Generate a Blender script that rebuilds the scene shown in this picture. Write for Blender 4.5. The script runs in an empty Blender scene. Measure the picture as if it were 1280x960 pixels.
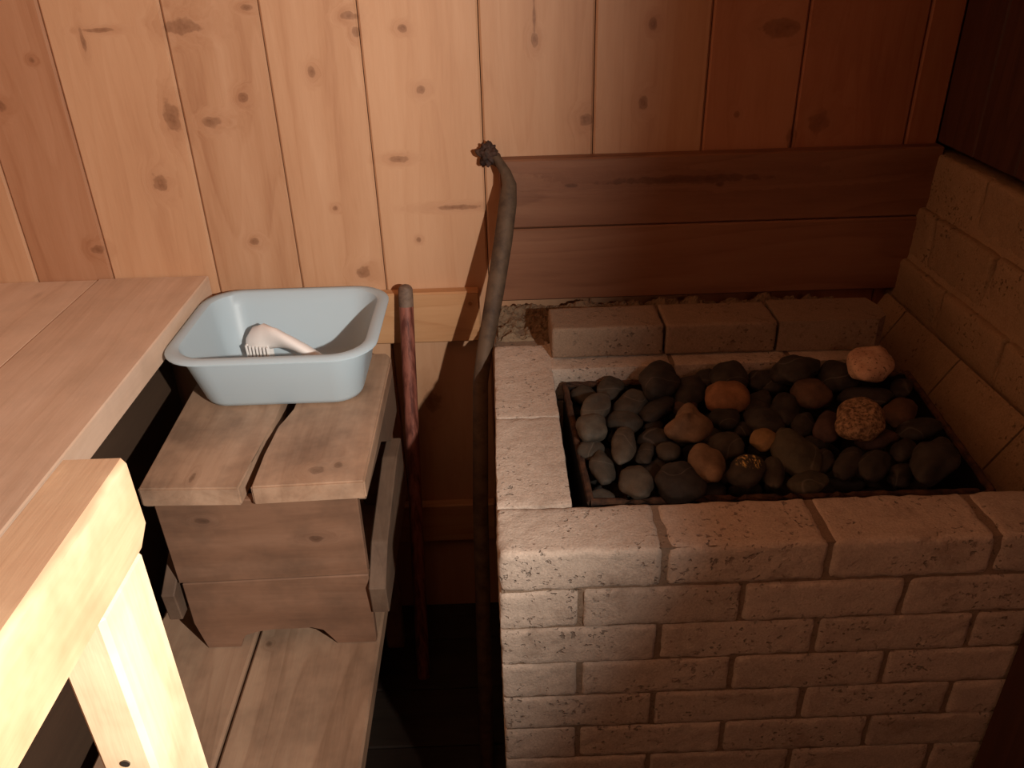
import bpy, bmesh, math, random
from mathutils import Vector, Matrix, noise

C = bpy.context.scene.collection
PI = math.pi
R = math.radians

# ------------------------------------------------------------ camera, light, exposure
# world: camera at the origin, x right, y to the back wall, z up; floor at z = -1.5
F_PX, PITCH, YAW, ROLL = 1027.2, .5058, .0111, -.0284
fw = Vector((math.sin(YAW)*math.cos(PITCH), math.cos(YAW)*math.cos(PITCH), -math.sin(PITCH)))
rt = Vector((math.cos(YAW), -math.sin(YAW), 0)); up = rt.cross(fw)
rt, up = math.cos(ROLL)*rt + math.sin(ROLL)*up, -math.sin(ROLL)*rt + math.cos(ROLL)*up
cd = bpy.data.cameras.new('camera'); cam = bpy.data.objects.new('camera', cd); C.objects.link(cam)
cd.sensor_width = 36; cd.lens = F_PX/1280*36; cd.clip_start = .01
cam.matrix_world = Matrix((rt, up, -fw)).transposed().to_4x4()
sc = bpy.context.scene; sc.camera = cam
sc.view_settings.view_transform = 'Standard'; sc.view_settings.look = 'None'
sc.view_settings.gamma = 1; sc.view_settings.use_curve_mapping = False
sc.view_settings.exposure = 0.0
w = bpy.data.worlds.new('world'); sc.world = w; w.use_nodes = True
w.node_tree.nodes['Background'].inputs[0].default_value = (1, .8, .6, 1)
w.node_tree.nodes['Background'].inputs[1].default_value = .0

def spot(name, loc, target, power, color, angle, blend, size):
    l = bpy.data.lights.new(name, 'SPOT'); o = bpy.data.objects.new(name, l); C.objects.link(o)
    l.energy = power; l.color = color; l.spot_size = R(angle); l.spot_blend = blend; l.shadow_soft_size = size
    o.location = loc
    o.rotation_euler = (Vector(target)-Vector(loc)).to_track_quat('-Z', 'Y').to_euler()
    return o
spot('key_lamp', (.45, -.10, .02), (.45-1.5*math.sin(R(61.5)), -.10+1.5*math.cos(R(61.5)), .02-1.5*math.tan(R(1))), 113, (1, .92, .84), 117, .56, .012)
def area(name, loc, target, power, color, sx):
    l = bpy.data.lights.new(name, 'AREA'); o = bpy.data.objects.new(name, l); C.objects.link(o)
    l.energy = power; l.color = color; l.size = sx; o.location = loc
    o.rotation_euler = (Vector(target)-Vector(loc)).to_track_quat('-Z', 'Y').to_euler()
area('bounce_fill', (.60, -.20, .04), (.45, 1.2, -.55), 1.1, (1, .50, .33), .2)  # unseen fill, added in place of the red bounce off the wood

# ------------------------------------------------------------ helpers
def tag(o, label=None, cat=None, group=None, kind=None):
    if label: o['label'] = label
    if cat: o['category'] = cat
    if group: o['group'] = group
    if kind: o['kind'] = kind
    return o
def thing(name, loc, label, cat, group=None):
    o = bpy.data.objects.new(name, None); C.objects.link(o); o.location = loc; o.empty_display_size = .05
    return tag(o, label, cat, group)
def obj(name, bm, mat, parent=None, smooth=False, auto=None):
    """bm is in world coordinates; the mesh is moved into the parent's frame."""
    if parent is not None:
        bmesh.ops.transform(bm, matrix=Matrix.Translation(-Vector(parent.location)), verts=bm.verts[:])
    bmesh.ops.recalc_face_normals(bm, faces=bm.faces[:])
    me = bpy.data.meshes.new(name); bm.to_mesh(me); bm.free()
    for m in (mat if isinstance(mat, list) else [mat]): me.materials.append(m)
    if smooth:
        for p in me.polygons: p.use_smooth = True
    o = bpy.data.objects.new(name, me); C.objects.link(o)
    if parent is not None: o.parent = parent
    if auto is not None:
        for p in me.polygons: p.use_smooth = True
        me.set_sharp_from_angle(angle=R(auto))
    return o
def new(): 
    bm = bmesh.new(); bm.faces.layers.float.new('bid'); return bm
def hull_into(bm, pts, bid=0., M=None):
    b2 = bmesh.new()
    for p in pts: b2.verts.new(M @ Vector(p) if M else p)
    r = bmesh.ops.convex_hull(b2, input=b2.verts[:])
    bmesh.ops.dissolve_limit(b2, angle_limit=R(.5), verts=b2.verts[:], edges=b2.edges[:])
    L = bm.faces.layers.float.get('bid')
    mp = {v: bm.verts.new(v.co) for v in b2.verts}
    for f in b2.faces:
        try: nf = bm.faces.new([mp[v] for v in f.verts])
        except ValueError: continue
        if L: nf[L] = bid
    b2.free()
def cbox(bm, x0, x1, y0, y1, z0, z1, c=.002, bid=0., M=None, jit=0., rng=random):
    pts = []
    for X, sx in ((x0, 1), (x1, -1)):
        for Y, sy in ((y0, 1), (y1, -1)):
            for Z, sz in ((z0, 1), (z1, -1)):
                j = Vector([rng.uniform(-jit, jit) for _ in range(3)])
                for a in range(3):
                    p = [X+sx*c, Y+sy*c, Z+sz*c]; p[a] = (X, Y, Z)[a]
                    pts.append(Vector(p)+j)
    hull_into(bm, pts, bid, M)
def grid_slab(bm, pts2d, y0, y1, bid=0., axis='y'):
    """extrude a closed 2D outline (a, z) between two planes"""
    L = bm.faces.layers.float.get('bid')
    P = (lambda a, z, y: (a, y, z)) if axis == 'y' else (lambda a, z, y: (y, a, z)) if axis == 'x' else (lambda a, z, y: (a, z, y))
    v0 = [bm.verts.new(P(a, z, y0)) for a, z in pts2d]; v1 = [bm.verts.new(P(a, z, y1)) for a, z in pts2d]
    fs = [bm.faces.new(v0), bm.faces.new(v1[::-1])]
    n = len(v0)
    for i in range(n): fs.append(bm.faces.new((v0[i], v0[(i+1) % n], v1[(i+1) % n], v1[i])))
    for f in fs: f[L] = bid
def gbox(bm, x0, x1, y0, y1, z0, z1, step=.007, r=.004, amp=.0011, sd=0., bid=0., M=None, warp=None):
    """a brick: gridded box with worn, uneven edges"""
    L = bm.faces.layers.float.get('bid'); lo = (x0, y0, z0); hi = (x1, y1, z1)
    n = [max(2, int((hi[a]-lo[a])/step)) for a in range(3)]; vs = {}
    def V(i):
        if i in vs: return vs[i]
        p = Vector([lo[a]+(hi[a]-lo[a])*i[a]/n[a] for a in range(3)])
        q = p*1.0+Vector((sd, sd*1.3, sd*.7))
        rr = r*(1+1.1*max(0, noise.noise(q*45))+.5*noise.noise(q*18))
        c = Vector([min(max(p[a], lo[a]+rr), hi[a]-rr) for a in range(3)]); d = p-c
        nd = sum(1 for a in range(3) if abs(d[a]) > 1e-7)
        if nd > 1: p = c+d.normalized()*rr
        dn = (d.normalized() if d.length > 1e-7 else Vector())
        p = p+dn*(noise.noise(q*55)*amp+noise.noise(q*140)*amp*.55-amp*.5)
        if warp: p = warp(p)
        if M: p = M @ p
        vs[i] = bm.verts.new(p); return vs[i]
    for a in range(3):
        u, v = (a+1) % 3, (a+2) % 3
        for side in (0, n[a]):
            for i in range(n[u]):
                for j in range(n[v]):
                    f = []
                    for (p, q) in ((i, j), (i+1, j), (i+1, j+1), (i, j+1)):
                        k = [0, 0, 0]; k[a] = side; k[u] = p; k[v] = q; f.append(V(tuple(k)))
                    try: g = bm.faces.new(f)
                    except ValueError: continue
                    g.smooth = True
                    if L: g[L] = bid
def tube(bm, pts, rad, seg=16, flat=None, caps=True):
    """pts: polyline; rad: radius or list; flat: list of (scale_a, scale_b)"""
    pts = [Vector(p) for p in pts]; n = len(pts)
    rad = rad if isinstance(rad, (list, tuple)) else [rad]*n
    rings = []; ref = Vector((1, 0, 0))
    for i, p in enumerate(pts):
        t = (pts[min(i+1, n-1)]-pts[max(i-1, 0)]).normalized()
        a = (ref-t*ref.dot(t)).normalized(); b = t.cross(a)
        sa, sb = flat[i] if flat else (1, 1)
        rings.append([bm.verts.new(p+(a*math.cos(q)*sa+b*math.sin(q)*sb)*rad[i]) for q in [2*PI*k/seg for k in range(seg)]])
    for i in range(n-1):
        for k in range(seg):
            bm.faces.new((rings[i][k], rings[i][(k+1) % seg], rings[i+1][(k+1) % seg], rings[i+1][k]))
    if caps: bm.faces.new(rings[0][::-1]); bm.faces.new(rings[-1])

# ------------------------------------------------------------ materials
class NT:
    def __init__(s, name):
        s.m = bpy.data.materials.new(name); s.m.use_nodes = True; s.t = s.m.node_tree
        s.b = s.t.nodes['Principled BSDF']; s.n = s.t.nodes; s.l = s.t.links
    def node(s, ty, ins=None, **kw):
        n = s.n.new(ty)
        for k, v in kw.items(): setattr(n, k, v)
        for k, v in (ins or {}).items(): s.put(n.inputs[k], v)
        return n
    def put(s, sock, v):
        if isinstance(v, bpy.types.NodeSocket): s.l.new(v, sock)
        else: sock.default_value = v
    def math(s, op, a, b=None, c=None, clamp=False):
        n = s.n.new('ShaderNodeMath'); n.operation = op; n.use_clamp = clamp
        s.put(n.inputs[0], a)
        if b is not None: s.put(n.inputs[1], b)
        if c is not None: s.put(n.inputs[2], c)
        return n.outputs[0]
    def vmath(s, op, a, b=None):
        n = s.n.new('ShaderNodeVectorMath'); n.operation = op; s.put(n.inputs[0], a)
        if b is not None: s.put(n.inputs[1], b)
        return n.outputs['Value'] if op in ('LENGTH', 'DOT_PRODUCT') else n.outputs[0]
    def mix(s, f, a, b, mode='MIX'):
        n = s.n.new('ShaderNodeMix'); n.data_type = 'RGBA'; n.blend_type = mode
        s.put(n.inputs[0], f); s.put(n.inputs[6], a); s.put(n.inputs[7], b); return n.outputs[2]
    def noise(s, vec, scale, detail=3, rough=.5, dist=0):
        n = s.node('ShaderNodeTexNoise', {'Vector': vec, 'Scale': scale, 'Detail': detail, 'Roughness': rough, 'Distortion': dist})
        return n.outputs[0]
    def ramp(s, f, stops):
        n = s.n.new('ShaderNodeValToRGB'); s.put(n.inputs[0], f); e = n.color_ramp.elements
        while len(e) < len(stops): e.new(.5)
        for q, (p, c) in zip(e, stops):
            q.position = p; q.color = tuple(c)+(1,) if len(c) == 3 else c
        return n.outputs[0]
    def bump(s, h, strength, dist):
        n = s.node('ShaderNodeBump', {'Height': h, 'Strength': strength, 'Distance': dist}); s.l.new(n.outputs[0], s.b.inputs['Normal'])
def lin(r, g, b):
    f = lambda c: ((c/255+.055)/1.055)**2.4 if c > 10 else c/255/12.92
    return (f(r), f(g), f(b), 1)

def wood(name, light, mid, dark, axis='z', knots=(), plane='xz', rough=.62, dirt=0., auto_knots=1., grain=1., dirtcol=(.05, .035, .025, 1), tint=.25, seed=0., reds=(), toptone=False):
    """axis = grain direction; knots = (a, b, ra, rb) in the object's plane coordinates"""
    t = NT(name)
    co = t.node('ShaderNodeTexCoord').outputs['Object']
    bid = t.node('ShaderNodeAttribute', attribute_name='bid').outputs['Fac']
    off = t.node('ShaderNodeCombineXYZ', {'X': t.math('MULTIPLY', bid, 3.7), 'Y': t.math('MULTIPLY', bid, 5.3), 'Z': t.math('MULTIPLY_ADD', bid, 7.9, seed)}).outputs[0]
    sep = t.node('ShaderNodeSeparateXYZ', {'Vector': co})
    xyz = {'x': sep.outputs[0], 'y': sep.outputs[1], 'z': sep.outputs[2]}
    dk = None; wide = None
    for (a, b, ra, rb) in knots:
        wv = t.noise(co, 55, 3)
        dx = t.math('MULTIPLY', t.math('SUBTRACT', xyz[plane[0]], a), 1/ra)
        dz = t.math('MULTIPLY', t.math('SUBTRACT', xyz[plane[1]], b), 1/rb)
        d = t.math('SQRT', t.math('ADD', t.math('MULTIPLY', dx, dx), t.math('MULTIPLY', dz, dz)))
        d = t.math('ADD', d, t.math('MULTIPLY_ADD', wv, 1.5, -.75))
        ring = t.math('MULTIPLY_ADD', t.math('SINE', t.math('MULTIPLY', d, 7.)), .12, .86)
        core = t.node('ShaderNodeMapRange', {'Value': d, 'From Min': .75, 'From Max': 1.1, 'To Min': 1., 'To Max': 0.}, interpolation_type='SMOOTHSTEP').outputs[0]
        core = t.math('MULTIPLY', core, ring)
        wd = t.node('ShaderNodeMapRange', {'Value': d, 'From Min': 0., 'From Max': 3.6, 'To Min': 1., 'To Max': 0.}, interpolation_type='SMOOTHSTEP').outputs[0]
        dk = core if dk is None else t.math('MAXIMUM', dk, core)
        wide = wd if wide is None else t.math('MAXIMUM', wide, wd)
    sc_ = {'x': (1.1, 13, 13), 'y': (13, 1.1, 13), 'z': (13, 13, 1.1)}[axis]
    v = t.vmath('ADD', co, off)
    # gentle bending of the grain
    bend = t.node('ShaderNodeTexNoise', {'Vector': v, 'Scale': 2.4, 'Detail': 1}).outputs[1]
    bend = t.vmath('MULTIPLY', t.vmath('SUBTRACT', bend, (.5, .5, .5)), (.03, .03, .03))
    v = t.vmath('ADD', v, bend)
    if wide is not None:
        wv3 = t.node('ShaderNodeCombineXYZ', {'X': t.math('MULTIPLY', wide, .035), 'Y': t.math('MULTIPLY', wide, .035), 'Z': t.math('MULTIPLY', wide, .035)}).outputs[0]
        v = t.vmath('ADD', v, wv3)
    vs = t.vmath('MULTIPLY', v, sc_)
    g1 = t.noise(vs, 1.7, 3, .55)
    rings = t.math('FRACT', t.math('MULTIPLY', t.noise(vs, .55, 1, .4), 13))
    rings = t.ramp(rings, [(0, (0, 0, 0)), (.72, (.55,)*3), (.93, (1,)*3), (1, (0, 0, 0))])
    fine = t.noise(t.vmath('MULTIPLY', vs, (1.0, 1.0, 1.0)), 16, 2, .6)
    fac = t.math('ADD', t.math('MULTIPLY', g1, .85), t.math('MULTIPLY_ADD', rings, .17*grain, t.math('MULTIPLY', fine, .22)))
    col = t.ramp(fac, [(.33, light[:3]), (.62, mid[:3]), (.95, dark[:3])])
    # per board tint
    h = t.node('ShaderNodeTexWhiteNoise', {'W': t.math('ADD', bid, seed)}, noise_dimensions='1D').outputs[0]
    col = t.mix(t.math('MULTIPLY', h, tint), col, mid)
    col = t.mix(1., col, t.node('ShaderNodeCombineColor', {0: t.math('MULTIPLY_ADD', h, .16, .90), 1: t.math('MULTIPLY_ADD', h, .20, .87), 2: t.math('MULTIPLY_ADD', h, .22, .85)}).outputs[0], 'MULTIPLY')
    for (bb, amt, rc) in reds:      # listed boards multiplied by a darker tint
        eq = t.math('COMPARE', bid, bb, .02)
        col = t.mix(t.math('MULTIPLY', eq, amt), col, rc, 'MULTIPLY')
    if auto_knots > 0:
        vk = t.vmath('MULTIPLY', t.vmath('ADD', co, off), {'x': (3.2, 8.5, 8.5), 'y': (8.5, 3.2, 8.5), 'z': (8.5, 8.5, 3.2)}[axis])
        vo = t.node('ShaderNodeTexVoronoi', {'Vector': vk, 'Scale': 1., 'Randomness': 1.})
        rnd = t.node('ShaderNodeSeparateColor', {'Color': vo.outputs['Color']}).outputs[0]
        k = t.node('ShaderNodeMapRange', {'Value': vo.outputs['Distance'], 'From Min': .03, 'From Max': .13, 'To Min': 1., 'To Max': 0.}, interpolation_type='SMOOTHSTEP').outputs[0]
        k = t.math('MULTIPLY', k, t.math('GREATER_THAN', rnd, 1-.35*auto_knots))
        col = t.mix(t.math('MULTIPLY', k, .7), col, (dark[0]*.45, dark[1]*.38, dark[2]*.35, 1))
    if wide is not None:
        col = t.mix(t.math('MULTIPLY', wide, .35), col, dark)
        rr = t.math('MULTIPLY_ADD', t.noise(co, 120, 2), .5, .30)
        col = t.mix(t.math('MULTIPLY', dk, rr), col, (dark[0]*.34, dark[1]*.27, dark[2]*.22, 1))
    if dirt:
        dn = t.noise(co, 9, 4, .65)
        dn = t.node('ShaderNodeMapRange', {'Value': dn, 'From Min': .42, 'From Max': .68, 'To Min': 0., 'To Max': dirt}).outputs[0]
        col = t.mix(dn, col, dirtcol)
    if toptone:     # greyer tone over the top of the rail
        tz = t.math('ADD', xyz['z'], t.math('MULTIPLY', t.noise(co, 22, 3), .010))
        tm = t.node('ShaderNodeMapRange', {'Value': tz, 'From Min': .8080, 'From Max': .8115, 'To Min': 0., 'To Max': .75}).outputs[0]
        col = t.mix(tm, col, lin(158, 124, 98))
    t.put(t.b.inputs['Base Color'], col); t.b.inputs['Roughness'].default_value = rough
    t.b.inputs['Specular IOR Level'].default_value = .3
    t.bump(t.math('ADD', g1, t.math('MULTIPLY', fine, .6)), .25, .0015)
    return t.m

KW = [(-0.538, -0.134, 0.0302, 0.0128), (-0.588, -0.284, 0.0144, 0.0283), (-0.638, -0.404, 0.0135, 0.0167), (-0.518, -0.296, 0.0189, 0.0099), (-0.453, -0.255, 0.01, 0.0097), (-0.324, -0.216, 0.0071, 0.0094), (-0.246, -0.125, 0.0138, 0.0076), (-0.238, -0.151, 0.007, 0.009), (-0.156, -0.147, 0.0084, 0.0064), (-0.132, -0.251, 0.0087, 0.0083), (-0.186, -0.373, 0.018, 0.006), (-0.081, -0.469, 0.0433, 0.0047), (-0.481, -0.525, 0.0094, 0.0082), (-0.274, -0.597, 0.0144, 0.012), (-0.314, -0.463, 0.0046, 0.0047), (-0.81, -0.181, 0.0055, 0.0052), (-0.891, -0.257, 0.0114, 0.011), (-0.789, -0.531, 0.0124, 0.0098), (-0.683, -0.136, 0.0247, 0.0038), (-0.713, -0.151, 0.0041, 0.0181), (-0.421, -0.107, 0.0096, 0.005), (0.074, -0.173, 0.0071, 0.0118), (0.074, -0.134, 0.0028, 0.0283), (0.166, -0.311, 0.0133, 0.0115), (0.272, -0.287, 0.0088, 0.0128), (0.282, -0.152, 0.007, 0.0104), (0.512, -0.165, 0.037, 0.0158), (0.604, -0.328, 0.0195, 0.0205), (0.555, -0.353, 0.0091, 0.0298), (-0.025, -0.38, 0.0045, 0.0045), (-0.158, -0.532, 0.0047, 0.0049), (0.447, -0.311, 0.006, 0.0058), (-0.159, -0.897, 0.0175, 0.0285)]
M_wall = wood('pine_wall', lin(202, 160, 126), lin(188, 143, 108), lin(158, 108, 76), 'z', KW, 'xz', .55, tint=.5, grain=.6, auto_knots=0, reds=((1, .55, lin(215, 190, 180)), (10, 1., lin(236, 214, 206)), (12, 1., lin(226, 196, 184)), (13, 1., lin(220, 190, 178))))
M_shield = wood('cedar_heat_boards', lin(148, 106, 80), lin(134, 92, 68), lin(106, 68, 48), 'x', ((.14, -.425, .012, .004), (.42, -.43, .008, .006), (.36, -.42, .16, .008)), 'xz', .5, auto_knots=.0)
M_cleat = wood('pine_cleat', lin(208, 162, 118), lin(196, 148, 104), lin(164, 112, 74), 'x', ((-.062, -.66, .004, .004),), 'xz', auto_knots=.2)
M_bench = wood('worn_bench_pine', lin(230, 202, 178), lin(218, 188, 162), lin(194, 158, 130), 'y', (), 'xy', .5, dirt=.12, auto_knots=.25, grain=.6)
M_low = wood('worn_lower_bench_pine', lin(176, 148, 122), lin(158, 128, 104), lin(122, 94, 72), 'y', ((.013, .351, .006, .006),), 'xy', .55, dirt=.35, auto_knots=.2, grain=.9)
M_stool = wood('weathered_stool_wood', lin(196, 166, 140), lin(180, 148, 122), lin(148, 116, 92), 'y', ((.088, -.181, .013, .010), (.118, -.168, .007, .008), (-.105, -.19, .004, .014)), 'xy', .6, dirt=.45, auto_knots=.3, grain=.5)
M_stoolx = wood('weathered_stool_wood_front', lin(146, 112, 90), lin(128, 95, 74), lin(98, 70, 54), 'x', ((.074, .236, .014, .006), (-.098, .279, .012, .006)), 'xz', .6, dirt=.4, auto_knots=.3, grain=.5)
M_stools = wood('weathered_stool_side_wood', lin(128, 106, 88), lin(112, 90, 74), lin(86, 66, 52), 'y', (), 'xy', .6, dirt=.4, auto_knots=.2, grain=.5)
M_rail = wood('bare_rail_wood', lin(218, 190, 158), lin(204, 172, 136), lin(168, 124, 92), 'y', (), 'xz', .5, dirt=.65, toptone=True, grain=.6, auto_knots=.25, dirtcol=lin(170, 120, 85))
M_post = wood('bare_post_wood', lin(236, 214, 182), lin(226, 200, 164), lin(190, 148, 112), 'z', (), 'xz', .5, grain=.6, dirt=.4, auto_knots=.3, dirtcol=lin(176, 130, 92))
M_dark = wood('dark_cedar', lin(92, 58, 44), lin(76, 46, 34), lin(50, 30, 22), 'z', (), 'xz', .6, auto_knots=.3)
M_floor = wood('dark_floor_boards', lin(62, 50, 40), lin(50, 40, 32), lin(34, 26, 20), 'x', (), 'xy', .7, dirt=.5)

def masonry(name, base, alt, rough=.92, pits=1., stain=.5):
    t = NT(name); co = t.node('ShaderNodeTexCoord').outputs['Object']
    bid = t.node('ShaderNodeAttribute', attribute_name='bid').outputs['Fac']
    n1 = t.noise(co, 5, 4, .6); n2 = t.noise(co, 330, 3, .7); n3 = t.noise(co, 70, 3, .6)
    col = t.mix(n1, base, alt)
    h = t.node('ShaderNodeTexWhiteNoise', {'W': bid}, noise_dimensions='1D').outputs[0]
    g = t.math('MULTIPLY_ADD', h, .14, .93)
    g = t.math('MULTIPLY', g, t.math('MULTIPLY_ADD', n2, .8, .60))
    g = t.math('MULTIPLY', g, t.math('MULTIPLY_ADD', n3, .30, .85))
    pit = t.node('ShaderNodeMapRange', {'Value': t.noise(co, 150, 2, .5), 'From Min': .62, 'From Max': .70, 'To Min': 0., 'To Max': 1.}).outputs[0]
    mask = t.node('ShaderNodeMapRange', {'Value': t.noise(co, 14, 2), 'From Min': .45, 'From Max': .62, 'To Min': .1, 'To Max': 1.}).outputs[0]
    pit = t.math('MULTIPLY', t.math('MULTIPLY', pit, mask), pits)
    g = t.math('MULTIPLY', g, t.math('MULTIPLY_ADD', pit, -.45, 1.))
    col = t.mix(1., col, t.node('ShaderNodeCombineColor', {0: g, 1: g, 2: g}).outputs[0], 'MULTIPLY')
    st = t.node('ShaderNodeMapRange', {'Value': t.noise(co, 11, 5, .7), 'From Min': .55, 'From Max': .75, 'To Min': 0., 'To Max': stain}).outputs[0]
    col = t.mix(st, col, lin(96, 70, 52))
    t.put(t.b.inputs['Base Color'], col); t.b.inputs['Roughness'].default_value = rough
    t.b.inputs['Specular IOR Level'].default_value = .15
    hgt = t.math('SUBTRACT', t.math('ADD', t.math('MULTIPLY', n2, .35), t.math('MULTIPLY', n3, .5)), t.math('MULTIPLY', pit, .8))
    t.bump(hgt, 1., .003)
    return t.m
M_brick = masonry('concrete_brick', lin(146, 124, 104), lin(130, 108, 90))
M_brick_front = masonry('stove_brick', lin(194, 177, 161), lin(170, 152, 136))
M_mortar = masonry('mortar', lin(146, 126, 108), lin(118, 98, 80))
M_rbrick = masonry('side_wall_brick', lin(168, 140, 110), lin(146, 120, 92), stain=.3)
M_debris = masonry('crumbled_mortar', lin(156, 134, 108), lin(104, 84, 66))

def simple(name, col, rough=.5, metal=0., spec=.4, nscale=None, stretch=(1, 1, 1), col2=None, bump=0., lo=.4, hi=.65):
    t = NT(name)
    if nscale:
        co = t.node('ShaderNodeTexCoord').outputs['Object']
        n = t.noise(t.vmath('MULTIPLY', co, stretch), nscale, 5, .65)
        f = t.node('ShaderNodeMapRange', {'Value': n, 'From Min': lo, 'From Max': hi}).outputs[0]
        t.put(t.b.inputs['Base Color'], t.mix(f, col, col2))
        if bump: t.bump(n, .6, bump)
    else: t.b.inputs['Base Color'].default_value = col
    t.b.inputs['Roughness'].default_value = rough; t.b.inputs['Metallic'].default_value = metal
    t.b.inputs['Specular IOR Level'].default_value = spec
    return t.m
M_basin = simple('pale_blue_plastic', lin(214, 232, 240), .38, spec=.45)
_t = M_basin.node_tree; _m = _t.nodes.new('ShaderNodeMixShader'); _tr = _t.nodes.new('ShaderNodeBsdfTranslucent')
_tr.inputs[0].default_value = lin(220, 236, 244); _m.inputs[0].default_value = .40      # thin plastic glows a little when lit from behind
_o = _t.nodes['Material Output']; _t.links.new(_t.nodes['Principled BSDF'].outputs[0], _m.inputs[1]); _t.links.new(_tr.outputs[0], _m.inputs[2]); _t.links.new(_m.outputs[0], _o.inputs[0])
M_white = simple('white_plastic', lin(245, 240, 235), .4)
M_bristle = simple('white_bristles', lin(235, 232, 228), .7)
M_rust = simple('rusty_iron', lin(92, 64, 46), .85, .3, nscale=60, col2=lin(46, 32, 26), bump=.002)
M_black = simple('sooty_iron_and_gap_black', lin(34, 26, 22), .9, .2)  # tray iron; also colours the added fill in the dark gap
M_stick = simple('reddish_varnished_stick', lin(146, 88, 72), .5, nscale=110, stretch=(1, 1, .06), col2=lin(92, 48, 38), lo=.42, hi=.6)
M_tip = simple('greyed_wood_tip', lin(122, 100, 84), .7, nscale=60, col2=lin(92, 72, 60))
M_pipe = simple('tarnished_metal_bar', lin(94, 74, 56), .7, .2, nscale=30, col2=lin(64, 48, 36), bump=.001)
M_strap = simple('dark_burnt_strap', lin(74, 50, 38), .8, nscale=60, col2=lin(40, 26, 20), bump=.002)
M_shade_panel = wood('under_bench_shade', lin(84, 64, 48), lin(76, 57, 43), lin(62, 46, 35), 'y', (), 'xy', .8, auto_knots=0, grain=.3)  # dark colour carries the shade of the space under the upper bench
M_screw = simple('steel_screw', lin(120, 110, 100), .4, .9)

# ------------------------------------------------------------ the room
random.seed(4)
def board_wall(name, xs, y0, y1, z0, z1, mat, ids=None):
    """vertical boards with eased edges; a dark groove shows between them"""
    bm = new()
    for i in range(len(xs)-1):
        cbox(bm, xs[i]+.0008, xs[i+1]-.0008, y0, y1, z0, z1, .0036, ids[i] if ids else i+1)
    return tag(obj(name, bm, mat), kind='structure')
WX = [-1.25, -1.10, -.925, -.774, -.568, -.401, -.2325, -.0237, .1813, .3871, .557, .7715, .835]
# the boards lean slightly from one another in width only; ids pick their tint
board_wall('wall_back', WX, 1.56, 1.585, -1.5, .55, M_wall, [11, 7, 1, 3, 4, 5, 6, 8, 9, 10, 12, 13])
bm = new(); cbox(bm, -1.3, .9, 1.586, 1.62, -1.5, .55, 0, 2); tag(obj('trim_1', bm, M_dark), kind='structure')
# two wide horizontal boards above the stove
bm = new()
cbox(bm, .003, .835, 1.528, 1.5599, -.505, -.374, .003, 1)
cbox(bm, .000, .825, 1.526, 1.5599, -.655, -.5065, .003, 2)
tag(obj('trim_2', bm, M_shield), kind='structure')
# ledger under the upper bench
bm = new(); cbox(bm, -1.2, -.044, 1.532, 1.5595, -.745, -.634, .003, 1)
tag(obj('trim_3', bm, M_cleat), kind='structure')
bm = new(); cbox(bm, -1.2, -.03, 1.535, 1.5595, -1.272, -1.166, .003, 1)
tag(obj('trim_4', bm, M_cleat), kind='structure')
# right wall: dark boards above, brick below, dark boards forward of the stove
bm = new()
for i in range(6):
    y1 = 1.5597-i*.13; cbox(bm, .833, .86, y1-.1285, y1, -.372, .55, .003, i)
for i in range(13):
    y1 = .764-i*.135; cbox(bm, .664, .69, y1-.1335, y1, -1.5, .55, .003, i+7)
cbox(bm, .66, .90, .7645, .776, -.2, .55, .001, 30)
cbox(bm, .665, .90, .745, .7635, -1.5, .55, .001, 31)
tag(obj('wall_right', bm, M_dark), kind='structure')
bm = new()
rng = random.Random(7)
zb = [-1.5+.1*i for i in range(8)]; zb = [-.385-.1015*i for i in range(12)][::-1]
def xlean(z): return .786+max(0, (z+.70))*.15
for ci in range(len(zb)-1):
    z0, z1 = zb[ci], zb[ci+1]; y = 1.5595; k = 0
    first = .10 if ci % 2 else .203
    while y > .79:
        ln = first if k == 0 else .203
        ya = max(y-ln, .778); d = rng.uniform(-.002, .002)
        pts = []
        gbox(bm, xlean((z0+z1)/2)+d-.002, .88, ya+.002, y-.002, z0+.0012, z1-.0012, .009, .006, .0022, ci*7+k, ci*7+k)
        y = ya; k += 1
hull_into(bm, [(x, y, z) for y in (.7775, 1.5598) for (x, z) in ((.790, -1.5), (.790, -.70), (.838, -.388), (.885, -.388), (.885, -1.5))], 200)
tag(obj('wall_right_brick', bm, M_rbrick), kind='structure')
bm = new()
for i in range(18):
    cbox(bm, -1.3, .9, -1.1+i*.15, -1.1+i*.15+.148, -1.53, -1.5, .003, i)
tag(obj('floor', bm, M_floor), kind='structure')
bm = new()
for i in range(18): cbox(bm, -1.3, .9, -1.1+i*.15, -1.1+i*.15+.149, .55, .58, .003, i+3)
tag(obj('ceiling', bm, M_wall), kind='structure')
bm = new()
for i in range(18): cbox(bm, -1.28, -1.25, -1.1+i*.15, -1.1+i*.15+.149, -1.5, .55, .003, i+3)
tag(obj('wall_left', bm, M_wall), kind='structure')
bm = new()
for i in range(13): cbox(bm, -1.25+i*.15, -1.25+i*.15+.149, -1.13, -1.1, -1.5, .55, .003, i+3)
tag(obj('wall_front', bm, M_wall), kind='structure')

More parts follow.
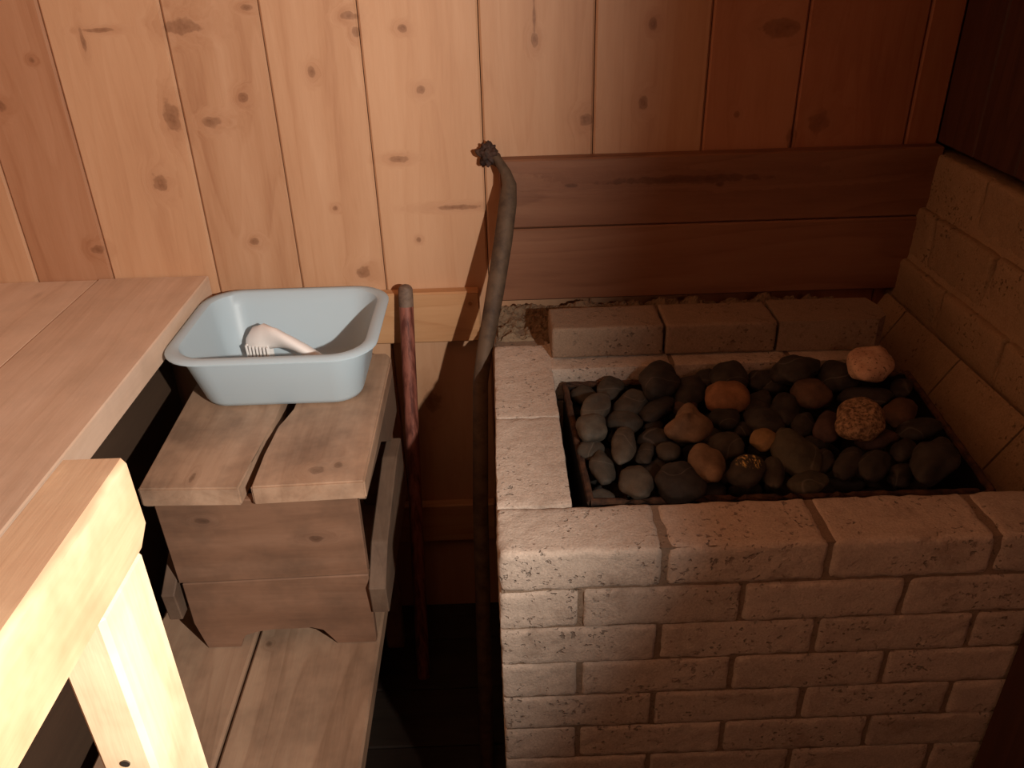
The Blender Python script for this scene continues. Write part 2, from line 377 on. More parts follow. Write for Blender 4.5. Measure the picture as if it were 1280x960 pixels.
# ------------------------------------------------------------ brick stove
SX0, SX1, SY0, SZ = -.016, .781, .766, -.657
CH = .0637; BW = .0925; L = .2045
stove = thing('brick_stove', (.38, 1.15, -1.5), 'grey concrete-brick sauna stove surround with a sunken pit full of stones', 'stove')
rng = random.Random(3)
bm = new(); bid = 1
ncourse = 13
def bxx(x0, x1, y0, y1, z0, z1, g=.0045, gz=.0016, c=.0035, warp=None):
    global bid
    gbox(bm, x0+g*.6, x1-g*.6, y0, y1, z0+gz*.6, z1-gz*.6, .008, .004, .0012, bid*1.7, bid, warp=warp); bid += 1
def byy(x0, x1, y0, y1, z0, z1, g=.0035, gz=.0016, c=.0035, warp=None):
    global bid
    gbox(bm, x0, x1, y0+g*.6, y1-g*.6, z0+gz*.6, z1-gz*.6, .007, .004, .0012, bid*1.7, bid, warp=warp); bid += 1
for c in range(ncourse):
    z1 = SZ-c*CH; z0 = max(z1-CH, -1.499)
    if c == 0: edges = [SX0, SX0+.205, SX0+.407, SX0+.612, SX1]
    elif c % 2: edges = [SX0, SX0+.103, SX0+.307, SX0+.512, SX0+.716, SX1]
    else: edges = [SX0, SX0+.205, SX0+.41, SX0+.614, SX1]
    for i in range(len(edges)-1):
        a, b = edges[i], edges[i+1]
        g0 = .0 if i == 0 else .0045; g1 = .0 if i == len(edges)-2 else .0045
        g0 *= .55; g1 *= .55
        gbox(bm, a+g0, b-g1, SY0+rng.uniform(-.001, .001), SY0+BW, z0+.0008, z1-.0008, .0055, .0045 if c else .007, .0012, bid*1.7, bid); bid += 1
    ys = [SY0+BW, 1.083, 1.333, 1.425] if c % 2 == 0 else [SY0+BW, .965, 1.17, 1.333, 1.425]
    for i in range(len(ys)-1):
        byy(SX0, SX0+BW+.008, ys[i], ys[i+1], z0-(.008 if (c == 0 and i == 2) else 0), z1-(.012 if (c == 0 and i == 2) else 0), g=.001 if c == 0 else .0035)
    xs = [SX0+BW, .29, .495, .672] if c % 2 == 0 else [SX0+BW, .19, .395, .6, .672]
    for i in range(len(xs)-1): bxx(xs[i], xs[i+1], 1.236, 1.34, z0, z1)
obj('bricks', bm, M_brick_front, stove, auto=50)
bm = new(); e = .0042
cbox(bm, SX0+e, SX1-e, SY0+e, SY0+BW-e, -1.499, SZ-.0035, 0)
cbox(bm, SX0+e, SX0+BW, SY0+BW-e, 1.42, -1.499, SZ-.012, 0)
cbox(bm, SX0+BW, .668, 1.244, 1.332, -1.499, SZ-.004, 0)
cbox(bm, SX0+.02, .668, 1.333, 1.524, -1.499, SZ-.020, 0)
cbox(bm, SX0+BW-e, SX1-e, SY0+BW-e, 1.24, -1.499, -.93, 0)
obj('mortar', bm, M_mortar, stove)
bm = new(); cbox(bm, .692, SX1-.001, SY0+BW, 1.524, -.929, -.752, 0); cbox(bm, .6685, .692, 1.241, 1.524, -.929, -.752, 0)  # added black blocks standing in for the dark gap beside the tray
obj('gap_black_fill', bm, M_black, stove)['label'] = 'added black fill for the dark gap between the tray and the side wall'
bm = new()
for k, (ya, yb) in enumerate(((.862, 1.02), (1.024, 1.225), (1.229, 1.43), (1.434, 1.522))):
    hull_into(bm, [(x, y, z) for y in (ya, yb) for (x, z) in ((.728, -.7515), (.731, -.742), (.776, -.665), (SX1-.001, -.662), (SX1-.001, -.7515))], 300+k)
obj('slanted_course', bm, M_rbrick, stove)['label'] = 'slanting brick course at the foot of the side wall'
# ragged mortar bed behind the loose bricks
bm = new(); nx, ny = 150, 34; vs = {}
for i in range(nx+1):
    for j in range(ny+1):
        x = SX0+.004+(.672-SX0-.006)*i/nx; y = 1.366+(1.5255-1.366)*j/ny
        h = noise.fractal(Vector((x*38, y*38, 1)), .6, 2, 5)*.010+noise.noise(Vector((x*9, y*9, 4)))*.008
        h += .018*math.exp(-((1.50-y)/.022)**2)*(.4+noise.noise(Vector((x*22, 0, 2))))
        if i in (0, nx) or j in (0, ny): h = -.03
        vs[i, j] = bm.verts.new((x, y, SZ-.010+h))
for i in range(nx):
    for j in range(ny): bm.faces.new((vs[i, j], vs[i+1, j], vs[i+1, j+1], vs[i, j+1]))
obj('mortar_bed', bm, M_debris, stove)['label'] = 'crumbly pale mortar along the wall'

# three loose bricks standing on the rear course
labs = ['loose concrete brick on the stove back, leftmost of the three above the stones',
        'loose concrete brick on the stove back, middle one of the three above the stones',
        'loose concrete brick on the stove back, rightmost of three, with a chipped end']
for i, (x0, x1, rz) in enumerate(((.084, .2775, .3), (.2815, .4735, -.4), (.4775, .668, -.8))):
    t = thing('loose_brick', ((x0+x1)/2, 1.315, SZ), labs[i], 'brick', 'loose bricks along the back of the stove')
    bm = new()
    Mx = Matrix.Translation(t.location) @ Matrix.Rotation(R(rz), 4, 'Z') @ Matrix.Translation(-t.location)
    if i < 2: gbox(bm, x0, x1, 1.270, 1.362, SZ+.0006, SZ+.0575, .005, .0035, .0006, 80+i*3, 80+i, M=Mx)
    else:
        hull_into(bm, [(x, y, z) for z in (SZ+.0006, SZ+.0575) for (x, y) in ((x0, 1.270), (x1-.022, 1.268), (x1-.004, 1.285), (x1, 1.325), (x1-.01, 1.362), (x0, 1.362))], 82, M=Mx)
    obj('brick_body', bm, M_brick, t)

# ------------------------------------------------------------ tray and stones
tray = thing('stone_tray', (.385, 1.06, -.93), 'rusty iron tray with thin rim and divider, sunk in the brick stove', 'tray')
A, B, C_, D = Vector((.103, 1.222, 0)), Vector((.112, .893, 0)), Vector((.655, .886, 0)), Vector((.690, 1.222, 0))
def wallplate(bm, p, q, z0, z1, th=.004):
    d = (q-p).normalized(); n = Vector((-d.y, d.x, 0))*th/2
    hull_into(bm, [Vector((v.x, v.y, z)) for v in (p+n, p-n, q+n, q-n) for z in (z0, z1)])
bm = new()
for p, q in ((A, B), (B, C_), (C_, D), (D, A)): wallplate(bm, p, q, -.925, -.684)
hull_into(bm, [Vector((v.x, v.y, z)) for v in (A, B, C_, D) for z in (-.9295, -.924)])
obj('tray_body', bm, M_black, tray)
bm = new()
def rimbar(p, q, z, a=.0055, b=.0045, n=26, wob=.0016, sd=0):
    tube(bm, [p.lerp(q, k/n)+Vector((noise.noise(Vector((k*.7, sd, 1)))*wob, noise.noise(Vector((k*.7, sd, 5)))*wob, z+noise.noise(Vector((k*.7, sd, 9)))*wob)) for k in range(n+1)], a, 8)
rimbar(A, B, -.682, sd=1); rimbar(B, C_, -.682, sd=2); rimbar(C_, D, -.682, sd=3); rimbar(D, A, -.682, sd=4)
obj('rim', bm, M_rust, tray)['label'] = 'rusty brown iron rim'
bm = new(); wallplate(bm, Vector((.172, 1.12, 0)), Vector((.163, .897, 0)), -.9, -.690, .003)
obj('divider', bm, M_rust, tray)

STONES = [
 (0.1359, 1.1979, -0.687, 0.0275, 0.0194, 0.014, 110.4, 'g', 0, 'flat grey stone tucked into the back left corner of the rusty tray'),
 (0.1784, 1.207, -0.675, 0.0292, 0.02, 0.0144, 75.4, 'g', 0, 'small rounded grey stone near the back left corner, left of the biggest round dark one'),
 (0.2554, 1.1869, -0.653, 0.0485, 0.031, 0.0223, 70.4, 'd', 0, 'big round near-black stone with two white flecks by the back rim'),
 (0.2031, 1.1366, -0.67, 0.0392, 0.0218, 0.0157, -122.4, 'g', 0, 'tapered grey stone just below left of the big round near-black stone'),
 (0.2432, 1.1211, -0.671, 0.0411, 0.0188, 0.0135, -131.2, 'd', 0, 'dark bean-shaped stone directly below the big round near-black stone'),
 (0.1446, 1.117, -0.663, 0.0457, 0.02, 0.0144, -112.2, 'l', 0, 'upright light grey oval stone standing second along the left rim'),
 (0.1306, 1.0512, -0.659, 0.0298, 0.0226, 0.0163, 84.3, 'l', 0, 'grey stone with a thin white line along its lower edge by the left rim'),
 (0.1251, 1.0156, -0.675, 0.023, 0.0182, 0.0131, 89.6, 'g', 0, 'grey stone under the white-lined one beside the left rim'),
 (0.1355, 0.9611, -0.669, 0.0353, 0.0162, 0.0117, 91.3, 'g', 0, 'long smooth grey stone inside the front left corner, left of the metal divider'),
 (0.1723, 1.0067, -0.663, 0.0427, 0.0174, 0.0125, 78.3, 'l', 0, 'tall grey oval stone with a pale vein, right of the metal divider'),
 (0.1854, 1.0858, -0.671, 0.0264, 0.0208, 0.015, 157.8, 'g', 0, 'flat grey stone behind the tall pale-veined oval'),
 (0.178, 0.9224, -0.667, 0.0191, 0.035, 0.0137, -2.7, 'l', 3, 'pointed light grey stone standing at the front rim, nearest the left'),
 (0.2344, 0.9113, -0.663, 0.0263, 0.035, 0.0189, -2.7, 'd', 3, 'broad dark domed stone against the front rim'),
 (0.2028, 0.998, -0.673, 0.0247, 0.0119, 0.0086, 71.3, 'g', 0, 'small upright grey stone between the tall veined oval and the tan egg-shaped stone'),
 (0.2033, 0.9646, -0.687, 0.0285, 0.0159, 0.0115, 61.1, 'd', 0, 'dark stone low between the pointed stone and the broad domed stone'),
 (0.2365, 0.9957, -0.669, 0.0196, 0.0163, 0.0117, 72.3, 'g', 0, 'small oval grey stone just left of the tan egg-shaped stone'),
 (0.225, 0.9859, -0.685, 0.0153, 0.0123, 0.0089, 66.2, 'd', 0, 'tiny dark stone above the broad domed stone'),
 (0.2299, 1.0474, -0.681, 0.0297, 0.0228, 0.0164, -167.3, 'd', 0, 'wide dark stone left of the tan three-cornered stone'),
 (0.2315, 1.0876, -0.683, 0.0169, 0.0123, 0.0089, -136.9, 'd', 0, 'little dark stone under the bean-shaped one'),
 (0.2738, 1.0385, -0.653, 0.039, 0.0287, 0.0207, 58.9, 't', 0, 'three-cornered tan stone with two raised horns in the left half'),
 (0.2801, 0.9462, -0.657, 0.0393, 0.0235, 0.0169, 82.4, 't', 0, 'smooth tan egg-shaped stone leaning by the front, left of the lichen-flecked one'),
 (0.3548, 1.1261, -0.657, 0.0367, 0.0334, 0.0241, 51.3, 'o', 0, 'orange-brown flat stone, the reddest in the heap'),
 (0.3407, 1.0849, -0.669, 0.0275, 0.021, 0.0151, 55.2, 'd', 0, 'dark mottled stone touching the front of the orange-brown one'),
 (0.3234, 1.0079, -0.671, 0.0272, 0.0235, 0.0169, 48.8, 'g', 0, 'grey rounded stone between the tan egg shape and the small yellow stone'),
 (0.3062, 1.1699, -0.669, 0.0453, 0.0259, 0.0186, -115.4, 'd', 0, 'dark stone with scratchy brown veins left of the orange-brown one'),
 (0.289, 1.1289, -0.675, 0.0201, 0.0164, 0.0118, 40.7, 'r', 0, 'small reddish dark stone above the left horn of the three-cornered stone'),
 (0.3402, 1.2141, -0.665, 0.0289, 0.019, 0.0137, -128.7, 'd', 0, 'dark rough stone by the back rim, with pale scratches, between two large ones'),
 (0.3731, 1.2107, -0.655, 0.0406, 0.0288, 0.0207, 55.4, 'd', 0, 'large black dome at the back rim behind the orange-brown stone'),
 (0.331, 0.9287, -0.661, 0.0326, 0.0226, 0.0163, 55.5, 'f', 0, 'dark stone flecked with yellow lichen-like crystals near the front rim'),
 (0.2798, 0.9177, -0.685, 0.0222, 0.0161, 0.0116, -164.9, 'd', 0, 'flat dark stone low at the front rim below the tan egg shape'),
 (0.1296, 0.9151, -0.685, 0.0178, 0.0114, 0.0082, 163.5, 'g', 0, 'low grey stone in the very front left corner of the tray'),
 (0.3658, 1.0628, -0.679, 0.0206, 0.0134, 0.0097, 58.0, 'd', 0, 'small dark stone left of the small yellow stone'),
 (0.3985, 1.1056, -0.673, 0.0292, 0.0218, 0.0157, 75.3, 'd', 0, 'near-black stone right of the orange-brown one'),
 (0.4323, 1.2249, -0.669, 0.0287, 0.0201, 0.0144, 50.6, 'd', 0, 'black stone at the back rim right of the large black dome'),
 (0.4864, 1.2169, -0.653, 0.0419, 0.03, 0.0216, -144.5, 'd', 1, 'wide black craggy stone at the back rim, centre right'),
 (0.5544, 1.1993, -0.663, 0.0408, 0.0311, 0.0224, 68.7, 'd', 0, 'broad black stone left below the pale pink stone'),
 (0.589, 1.1666, -0.627, 0.05, 0.0312, 0.0225, 53.2, 'p', 0, 'pale pinkish stone perched highest against the back right'),
 (0.489, 1.1266, -0.657, 0.0353, 0.0283, 0.0204, 77.2, 'b', 0, 'brown ridged flat stone above the speckled tan stone, to its left'),
 (0.44, 1.1017, -0.667, 0.0438, 0.0209, 0.0151, 66.0, 'd', 0, 'upright dark egg-shaped stone left of the brown ridged one'),
 (0.4135, 1.1374, -0.675, 0.0301, 0.0178, 0.0128, 61.7, 'd', 0, 'dark stone two to the left of the brown ridged one'),
 (0.5251, 1.0272, -0.645, 0.046, 0.0316, 0.0227, 49.7, 's', 0, 'coarse speckled tan round stone, granite-like'),
 (0.6057, 1.0796, -0.667, 0.0415, 0.0213, 0.0154, 50.3, 'b', 0, 'dark brownish stone touching the right side of the speckled tan one'),
 (0.5732, 1.1268, -0.667, 0.0411, 0.0217, 0.0156, 177.9, 'd', 0, 'long flat dark stone behind the speckled tan one'),
 (0.6425, 1.1607, -0.671, 0.0285, 0.0153, 0.011, 48.6, 'd', 0, 'small black stone to the right below the pale pink one'),
 (0.6142, 1.0325, -0.669, 0.0356, 0.0191, 0.0137, -156.4, 'd', 0, 'flat dark stone near the right side, above the biggest right-hand stone'),
 (0.3966, 1.0648, -0.667, 0.0309, 0.0239, 0.0172, 113.1, 'd', 0, 'slanting dark oval stone above the small yellow stone'),
 (0.4534, 1.0561, -0.669, 0.0323, 0.0149, 0.0108, 61.4, 'd', 0, 'small upright dark stone above the greenish tapered one'),
 (0.4888, 1.0448, -0.667, 0.0377, 0.02, 0.0144, 56.4, 'r', 0, 'dark purplish stone left of the speckled tan one'),
 (0.3795, 1.0061, -0.661, 0.023, 0.0183, 0.0132, 53.7, 'y', 0, 'small smooth yellow-brown stone, the only yellow one'),
 (0.4134, 0.9696, -0.663, 0.0261, 0.0464, 0.0188, 12.8, 'n', 3, 'greenish tapered stone right of the small yellow one'),
 (0.3728, 0.9374, -0.669, 0.0352, 0.0147, 0.0106, 71.3, 'g', 0, 'narrow grey upright stone between the lichen-flecked one and the greenish tapered one'),
 (0.4622, 1.0184, -0.679, 0.0196, 0.0147, 0.0106, 32.3, 'd', 0, 'little dark stone above right of the greenish tapered one'),
 (0.4482, 0.9638, -0.675, 0.0281, 0.0177, 0.0127, 48.4, 'd', 0, 'dark stone with a pale edge just right of the greenish tapered one'),
 (0.4134, 0.9116, -0.671, 0.0289, 0.0183, 0.0132, -153.1, 'n', 0, 'olive dark stone at the front rim below the greenish tapered one'),
 (0.4808, 0.9476, -0.667, 0.0399, 0.0161, 0.0116, 56.1, 'd', 0, 'tall dark stone at the front rim below the speckled tan one'),
 (0.5141, 0.9391, -0.667, 0.036, 0.0186, 0.0134, 52.0, 'd', 0, 'round dark stone at the front rim, left of the biggest right-hand stone'),
 (0.5477, 1.0136, -0.673, 0.0323, 0.0172, 0.0123, -160.6, 'r', 0, 'flat dark purplish stone just under the speckled tan one'),
 (0.5717, 0.9811, -0.671, 0.0281, 0.0149, 0.0107, 48.3, 'd', 0, 'small dark stone above left of the biggest right-hand stone'),
 (0.5936, 0.9418, -0.661, 0.055, 0.0259, 0.0186, 49.8, 'd', 1, 'biggest dark stone at the right end of the tray'),
 (0.5518, 0.9369, -0.683, 0.0273, 0.0152, 0.011, 45.9, 'd', 0, 'low dark stone at the front rim, left under the biggest right-hand stone'),
 (0.4528, 1.2196, -0.675, 0.0349, 0.0257, 0.0185, -147.7, 'd', 0, 'dark stone in front of the wide black craggy one'),
]

cols = {'g': ((76, 70, 61), (58, 53, 46)), 'l': ((91, 83, 71), (72, 65, 56)), 'd': ((60, 55, 50), (42, 39, 36)),
        't': ((134, 110, 86), (106, 86, 68)), 'o': ((150, 108, 76), (122, 86, 60)), 'r': ((84, 64, 58), (66, 52, 48)),
        'f': ((72, 65, 58), (54, 50, 45)), 'p': ((206, 172, 144), (182, 144, 118)), 'b': ((94, 70, 54), (70, 54, 43)),
        's': ((170, 138, 104), (88, 66, 50)), 'y': ((150, 120, 82), (126, 100, 66)), 'n': ((80, 74, 60), (60, 56, 46))}
smat = {}
for k, (a, b) in cols.items():
    t = NT('stone_'+{'g': 'grey', 'l': 'light_grey', 'd': 'dark', 't': 'tan', 'o': 'orange', 'r': 'purplish', 'f': 'flecked', 'p': 'pink', 'b': 'brown', 's': 'speckled', 'y': 'yellow', 'n': 'olive'}[k])
    co = t.node('ShaderNodeTexCoord').outputs['Object']
    rndo = t.node('ShaderNodeObjectInfo').outputs['Random']
    v = t.vmath('ADD', co, t.node('ShaderNodeCombineXYZ', {'X': t.math('MULTIPLY', rndo, 9.)}).outputs[0])
    n = t.noise(v, 34 if k != 's' else 160, 5, .6)
    f = t.node('ShaderNodeMapRange', {'Value': n, 'From Min': .38, 'From Max': .62}).outputs[0]
    col = t.mix(f, lin(*a), lin(*b))
    sp = t.noise(v, 420, 2, .6)
    g = t.math('MULTIPLY_ADD', sp, .4, .8)
    col = t.mix(1., col, t.node('ShaderNodeCombineColor', {0: g, 1: g, 2: g}).outputs[0], 'MULTIPLY')
    if k in 'gldn':     # a thin pale mineral vein
        wv = t.node('ShaderNodeTexNoise', {'Vector': v, 'Scale': 9., 'Detail': 1}).outputs[0]
        vein = t.node('ShaderNodeMapRange', {'Value': t.math('ABSOLUTE', t.math('SUBTRACT', wv, .56)), 'From Min': .0, 'From Max': .006, 'To Min': .16, 'To Max': 0.}).outputs[0]
        col = t.mix(vein, col, lin(170, 160, 145))
    if k == 'f':
        s1 = t.node('ShaderNodeMapRange', {'Value': t.noise(t.vmath('MULTIPLY', co, (1, .35, 1)), 260, 2, .7), 'From Min': .52, 'From Max': .62}).outputs[0]
        dd = t.vmath('LENGTH', t.vmath('SUBTRACT', co, (.004, .006, .015)))
        s2 = t.node('ShaderNodeMapRange', {'Value': dd, 'From Min': .012, 'From Max': .022, 'To Min': 1., 'To Max': 0.}).outputs[0]
        col = t.mix(t.math('MULTIPLY', s1, s2), col, lin(222, 190, 110))
    if k in 'ps':
        s1 = t.node('ShaderNodeMapRange', {'Value': t.noise(v, 210, 2, .5), 'From Min': .62, 'From Max': .66}).outputs[0]
        col = t.mix(t.math('MULTIPLY', s1, .8), col, lin(70, 44, 34))
    t.put(t.b.inputs['Base Color'], col); t.b.inputs['Roughness'].default_value = .72; t.b.inputs['Specular IOR Level'].default_value = .3
    t.bump(t.math('ADD', n, t.math('MULTIPLY', sp, .3)), .35 if k != 's' else .9, .0015)
    smat[k] = t.m
def stone(i, x, y, z, a, b, c, rot, col, shape, label, group):
    bm = new(); bmesh.ops.create_icosphere(bm, subdivisions=4, radius=1)
    sd = Vector((i*3.1, i*1.7, i*.9)); rough = .16 if shape == 1 else .09
    for v in bm.verts:
        p = v.co.copy(); th = math.atan2(p.y, p.x)
        sq = .92+.10*abs(math.sin(2*th+i))          # slightly squarish outlines
        k = 1+noise.noise(p*1.3+sd)*rough*1.5+noise.noise(p*3+sd)*rough*.45
        if shape == 3:                                # tapered towards one side (image up)
            k2 = 1.16-.30*max(-1, p.y)*.8
            p.x *= max(.35, min(1.2, k2))
        if i == 19:                                   # three cornered, with horns
            k *= 1+.13*math.cos(3*(th-PI/6))
        v.co = Vector((p.x*a*k*sq, p.y*b*k*sq, p.z*c*(1+noise.noise(p*1.1+sd)*.15)*k))
    bmesh.ops.rotate(bm, matrix=Matrix.Rotation(R(rot), 3, 'Z') @ Matrix.Rotation(R((i*37 % 15)-4), 3, 'X'), verts=bm.verts[:])
    o = obj('stone', bm, smat[col], None, smooth=True)
    o.location = (x, y, z)
    return tag(o, label, 'stone', group)
for i, s in enumerate(STONES):
    x, y, z, a, b, c, rot, col, shape, lab = s
    if x > .5: x += .008*(x-.5)/.14
    y = min(y, 1.229-1.0*(b if abs(rot) < 45 or abs(rot) > 135 else a))
    if shape == 3 and abs(rot) > 90: rot += 180
    stone(i, x, y, z-.004, a*1.11, b*1.10, c, rot, col, shape, lab, 'stones heaped in the stove tray')
rng = random.Random(12)
pl = []
for j in range(7):
    for i in range(12):
        x = .135+i*.0485+(j % 2)*.02+rng.uniform(-.006, .006); y = .915+j*.047+rng.uniform(-.005, .005)
        if .150 < x < .185 and y < 1.13: continue
        pl.append((x, y))
for n_, (x, y) in enumerate(pl):
    if x > .635: continue
    o = stone(100+n_, x, y, -.722+rng.uniform(-.005, .003), rng.uniform(.024, .029), rng.uniform(.020, .025), .017, rng.uniform(0, 180), 'd' if rng.random() < .8 else 'g', 0,
              'dark grey stone of the under layer, showing only in gaps between the top stones', 'under layer of stones in the tray')

# ------------------------------------------------------------ benches
ub = thing('upper_bench', (-.9, .7, -1.5), 'high wooden sauna bench of wide boards along the left, its front edge lit', 'bench')
random.seed(5)
for i, (x0, x1) in enumerate(((-.8015, -.583), (-1.022, -.8043), (-1.245, -1.025))):
    bm = new(); cbox(bm, x0, x1, -.7, 1.5585 if i else 1.557, -.637, -.591 if i == 0 else -.5935, .002, i+1); obj('board', bm, M_bench, ub)
bm = new(); cbox(bm, -.700, -.688, -.7, 1.530, -1.4995, -.6375, .001, 3); obj('shade_panel', bm, M_shade_panel, ub)['label'] = 'added dark panel for the shade under the bench'  # added panel; stands in for the darkness below the bench boards
for y in (-.5, .35, 1.3):
    bm = new(); cbox(bm, -1.245, -.90, y, y+.04, -.735, -.6375, .003, 4); obj('joist', bm, M_bench, ub)
    bm = new(); cbox(bm, -.96, -.92, y+.0405, y+.08, -1.4995, -.6375, .003, 5); obj('leg', bm, M_bench, ub)
lb = thing('lower_bench', (-.44, .7, -1.5), 'low wooden step bench of two long boards, carrying the stool', 'bench')
for i, (x0, x1) in enumerate(((-.4495, -.233), (-.640, -.4545))):
    bm = new(); cbox(bm, x0, x1, -.7, 1.50, -1.125, -1.087, .004, i+7); obj('board', bm, M_low, lb)
for y in (-.5, .45, 1.38):
    bm = new(); cbox(bm, -.62, -.26, y, y+.04, -1.21, -1.1255, .003, 4); obj('joist', bm, M_low, lb)
    for x in (-.60, -.30):
        bm = new(); cbox(bm, x, x+.04, y+.0405, y+.08, -1.4995, -1.1255, .003, 5); obj('leg', bm, M_low, lb)

# guard rail in front of the upper bench
gr = thing('guard_rail', (-.255, .2, -1.087), 'pale bare-wood guard rail on a post, brightly lit, at lower left', 'rail')
bm = new(); K = 2/3
hull_into(bm, [(x*K, y*K, z*K) for x0, x1 in ((-.4145, -.3525),) for (x, y, z) in (
    (x0+.004, -.75, -.42), (x1-.005, -.75, -.42), (x0, -.75, -.424), (x1, -.75, -.425), (x0, -.75, -.505), (x1, -.75, -.508), (x0+.003, -.75, -.51), (x1-.003, -.75, -.511),
    (x0+.004, .642, -.42), (x1-.005, .642, -.42), (x0, .640, -.424), (x1, .640, -.425), (x0, .642, -.495), (x1, .642, -.496), (x0, .625, -.509), (x1, .622, -.510))])
obj('rail', bm, M_rail, gr)
for y0, y1 in ((.530*K, .624*K), (-.40, -.34)):
    bm = new(); cbox(bm, -.406*K, -.353*K, y0, y1, -1.0868, -.5112*K, .0035, 2 if y0 > 0 else 5)
    post = obj('post', bm, M_post, gr)
    if y0 > 0:
        b2 = new(); tube(b2, [(-.380*K, .5302*K, -.700*K), (-.380*K, .5285*K, -.700*K)], .003, 14)
        s = obj('screw', b2, M_screw, None); s.parent = post; s.location = -Vector(gr.location)

# ------------------------------------------------------------ stool
st = thing('step_stool', (-.385, 1.25, -1.087), 'small weathered wooden step stool with a split top, on the lower bench', 'stool')
ZT = -.735
def slab_xy(pts, z0, z1, bid):
    bm = new(); grid_slab(bm, pts, z0, z1, bid, axis='z')
    bmesh.ops.bevel(bm, geom=bm.edges[:], offset=.0028, segments=2, affect='EDGES', clamp_overlap=True)
    return bm
# left and right top boards with the hand hole cut in their meeting edges
left = [(-.566, 1.035), (-.398, 1.027), (-.396, 1.12), (-.3975, 1.205), (-.401, 1.212), (-.385, 1.262), (-.376, 1.32), (-.392, 1.372), (-.3925, 1.472), (-.585, 1.472)]
left = [(-.566, 1.035), (-.4105, 1.029), (-.4085, 1.10), (-.406, 1.187), (-.402, 1.200), (-.3985, 1.225), (-.3995, 1.262), (-.404, 1.34), (-.409, 1.372), (-.409, 1.472), (-.585, 1.472)]
right = [(-.3925, 1.030), (-.219, 1.036), (-.2205, 1.45), (-.232, 1.472), (-.3885, 1.472), (-.3885, 1.38), (-.370, 1.345), (-.3735, 1.262), (-.379, 1.225), (-.390, 1.207), (-.3915, 1.12)]
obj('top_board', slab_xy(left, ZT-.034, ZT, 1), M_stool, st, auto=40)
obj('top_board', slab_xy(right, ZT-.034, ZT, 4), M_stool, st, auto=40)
def slab_xz(pts, y0, y1, bid, bev=.002):
    bm = new(); grid_slab(bm, pts, y0, y1, bid, axis='y')
    bmesh.ops.bevel(bm, geom=bm.edges[:], offset=bev, segments=1, affect='EDGES', clamp_overlap=True)
    return bm
zt = ZT-.0345; zb_ = -1.0865
upper = [(-.554, zt), (-.236, zt), (-.236, -.930), (-.550, -.936)]
arch = [(-.546, -.9375), (-.236, -.9315), (-.238, zb_), (-.307, zb_)]
arch += [(-.314, zb_+.020), (-.325, zb_+.036), (-.345, zb_+.043), (-.375, zb_+.040), (-.41, zb_+.040), (-.44, zb_+.038), (-.463, zb_+.030), (-.470, zb_+.018), (-.474, zb_), (-.532, zb_), (-.545, zb_+.06)]
for (ya, yb, nm) in ((1.045, 1.064, 0), (1.440, 1.459, 5)):
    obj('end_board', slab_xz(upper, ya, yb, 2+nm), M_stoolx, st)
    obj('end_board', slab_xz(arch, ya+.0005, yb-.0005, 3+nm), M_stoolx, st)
def slab_yz(pts, x0, x1, bid):
    bm = new(); grid_slab(bm, pts, x0, x1, bid, axis='x')
    bmesh.ops.bevel(bm, geom=bm.edges[:], offset=.002, segments=1, affect='EDGES', clamp_overlap=True)
    return bm
for s, xa, xb in (('r', -.2355, -.222), ('l', -.568, -.5545)):
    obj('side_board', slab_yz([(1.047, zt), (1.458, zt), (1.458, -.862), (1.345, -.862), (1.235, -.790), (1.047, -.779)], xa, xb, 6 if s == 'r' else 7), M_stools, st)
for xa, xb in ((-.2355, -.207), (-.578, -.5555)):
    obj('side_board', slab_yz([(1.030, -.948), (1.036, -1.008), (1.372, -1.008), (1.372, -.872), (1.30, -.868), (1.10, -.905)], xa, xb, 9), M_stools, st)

# ------------------------------------------------------------ basin and brush
bn = thing('dish_basin', (-.398, 1.375, ZT+.0005), 'pale blue rectangular plastic wash basin on the wooden stool', 'basin')
def rrect(hx, hy, r, n=8):
    pts = []
    for cx, cy, a0 in ((hx-r, hy-r, 0), (-hx+r, hy-r, 90), (-hx+r, -hy+r, 180), (hx-r, -hy+r, 270)):
        for k in range(n+1):
            a = R(a0+90*k/n); pts.append((cx+r*math.cos(a), cy+r*math.sin(a)))
    return pts
prof = [(.118, .082, .03, .0012), (.128, .092, .040, .0), (.138, .101, .045, .004), (.1425, .106, .048, .012), (.1585, .136, .058, .095), (.1625, .142, .062, .116),
        (.1680, .148, .065, .1185), (.1780, .158, .071, .1165), (.1800, .160, .072, .1145), (.1818, .1618, .073, .1152), (.1818, .1618, .073, .1175), (.1775, .1575, .070, .1208), (.1670, .147, .064, .1222),
        (.1610, .1405, .060, .119), (.1560, .134, .056, .095), (.1400, .104, .046, .014), (.1350, .099, .043, .0065), (.125, .089, .038, .0035), (.1, .07, .03, .003)]
bm = bmesh.new(); rings = []
for hx, hy, r, z in prof:
    rings.append([bm.verts.new((bn.location.x+x-(.0 if True else 0), bn.location.y+y, bn.location.z+z)) for x, y in rrect(hx, hy, r)])
for a, b in zip(rings, rings[1:]):
    for k in range(len(a)): bm.faces.new((a[k], a[(k+1) % len(a)], b[(k+1) % len(a)], b[k]))
bm.faces.new(rings[0][::-1]); bm.faces.new(rings[-1])
obj('tub', bm, M_basin, bn, auto=50)

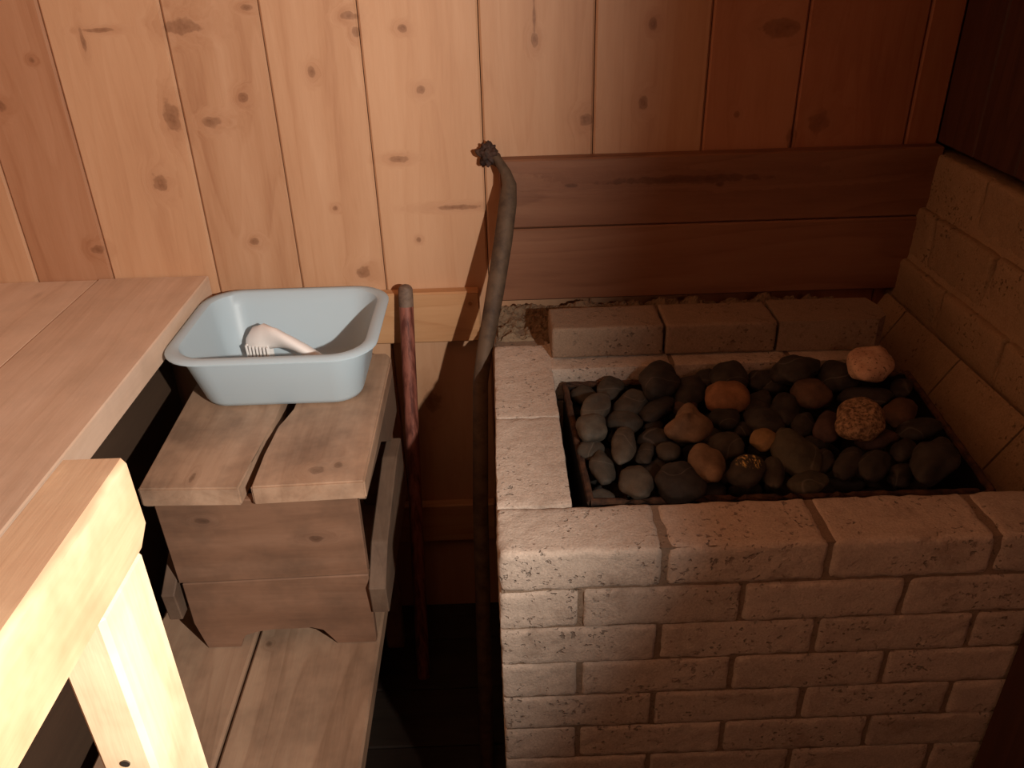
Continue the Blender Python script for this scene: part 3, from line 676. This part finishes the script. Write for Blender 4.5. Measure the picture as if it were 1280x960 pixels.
br = thing('scrub_brush', (-.44, 1.42, ZT+.0045), 'white plastic scrubbing brush lying in the blue basin', 'brush')
bm = bmesh.new()
path = [(-.494, 1.456, -.691), (-.480, 1.449, -.681), (-.458, 1.442, -.676), (-.432, 1.434, -.676), (-.406, 1.426, -.683), (-.380, 1.418, -.694), (-.356, 1.412, -.708), (-.338, 1.408, -.720), (-.331, 1.407, -.724)]
tube(bm, path, [.014, .0235, .026, .0245, .022, .0195, .017, .013, .004], 20, flat=[(.55, 1.)]*9)
h = obj('handle', bm, M_white, br, auto=60)
bm = bmesh.new(); rng = random.Random(2)
for i in range(7):
    for j in range(6):
        x = -.495+i*.0072; y = 1.434+j*.0062-i*.002
        tube(bm, [(x, y, -.690), (x+rng.uniform(-.001, .001), y+rng.uniform(-.001, .001), -.715), (x+rng.uniform(-.002, .002), y+rng.uniform(-.002, .002), -.7296)], [.0022, .0025, .0030], 6)
obj('bristles', bm, M_bristle, br)

# ------------------------------------------------------------ stick and bent bar
t = thing('wooden_stick', (-.205, 1.38, -1.5), 'worn reddish round wooden stick leaning on the wall between stool and stove', 'stick')
bm = bmesh.new()
p0, p1 = Vector((-.208, 1.335, -1.4995)), Vector((-.1875, 1.508, -.617)); p2 = p1; p1 = p0.lerp(p2, .965)
pts = [p0.lerp(p1, k/24) for k in range(25)]; d = (p1-p0).normalized()
rad = [.0145]*25
bt = bmesh.new(); tube(bt, [p1, p1.lerp(p2, .5), p2]+[p2+d*q for q in (.004, .008, .011, .0125)], [.0147, .0147, .0145, .0138, .0115, .0075, .002], 20)
obj('tip', bt, M_tip, t, auto=60)['label'] = 'greyed rounded end'
tube(bm, pts, rad, 20)
obj('shaft', bm, M_stick, t, auto=60)

t = thing('bent_metal_bar', (-.06, 1.09, -1.5), 'tarnished hooked metal bar leaning on the wall at the stove corner', 'bar')
bm = bmesh.new()
main = [(-.060, 1.09, -1.4985), (-.057, 1.15, -1.27), (-.052, 1.24, -.95), (-.043, 1.318, -.725), (-.034, 1.346, -.677), (-.011, 1.405, -.585), (.0075, 1.449, -.50), (.0185, 1.485, -.44), (.0220, 1.500, -.411), (.016, 1.512, -.392), (.002, 1.526, -.371), (-.008, 1.533, -.360)]
tube(bm, main, [.0145, .0145, .0145, .014, .0145, .0165, .017, .0165, .0135, .010, .008, .006], 16, flat=[(1, .85)]*12)
obj('bar', bm, M_pipe, t, auto=60)
bm = bmesh.new(); bmesh.ops.create_icosphere(bm, subdivisions=4, radius=1)
for v in bm.verts:
    p = v.co.copy(); k = 1+.55*noise.noise(p*2.3+Vector((4, 1, 2)))+.25*noise.noise(p*6)
    v.co = Vector((-.014+p.x*.017*k+p.z*-.003, 1.535+p.y*.013*k, -.364+p.z*.020*k))
bmesh.ops.recalc_face_normals(bm, faces=bm.faces[:])
obj('crumpled_tip', bm, M_strap, t, smooth=True)['label'] = 'dark crumpled tip'
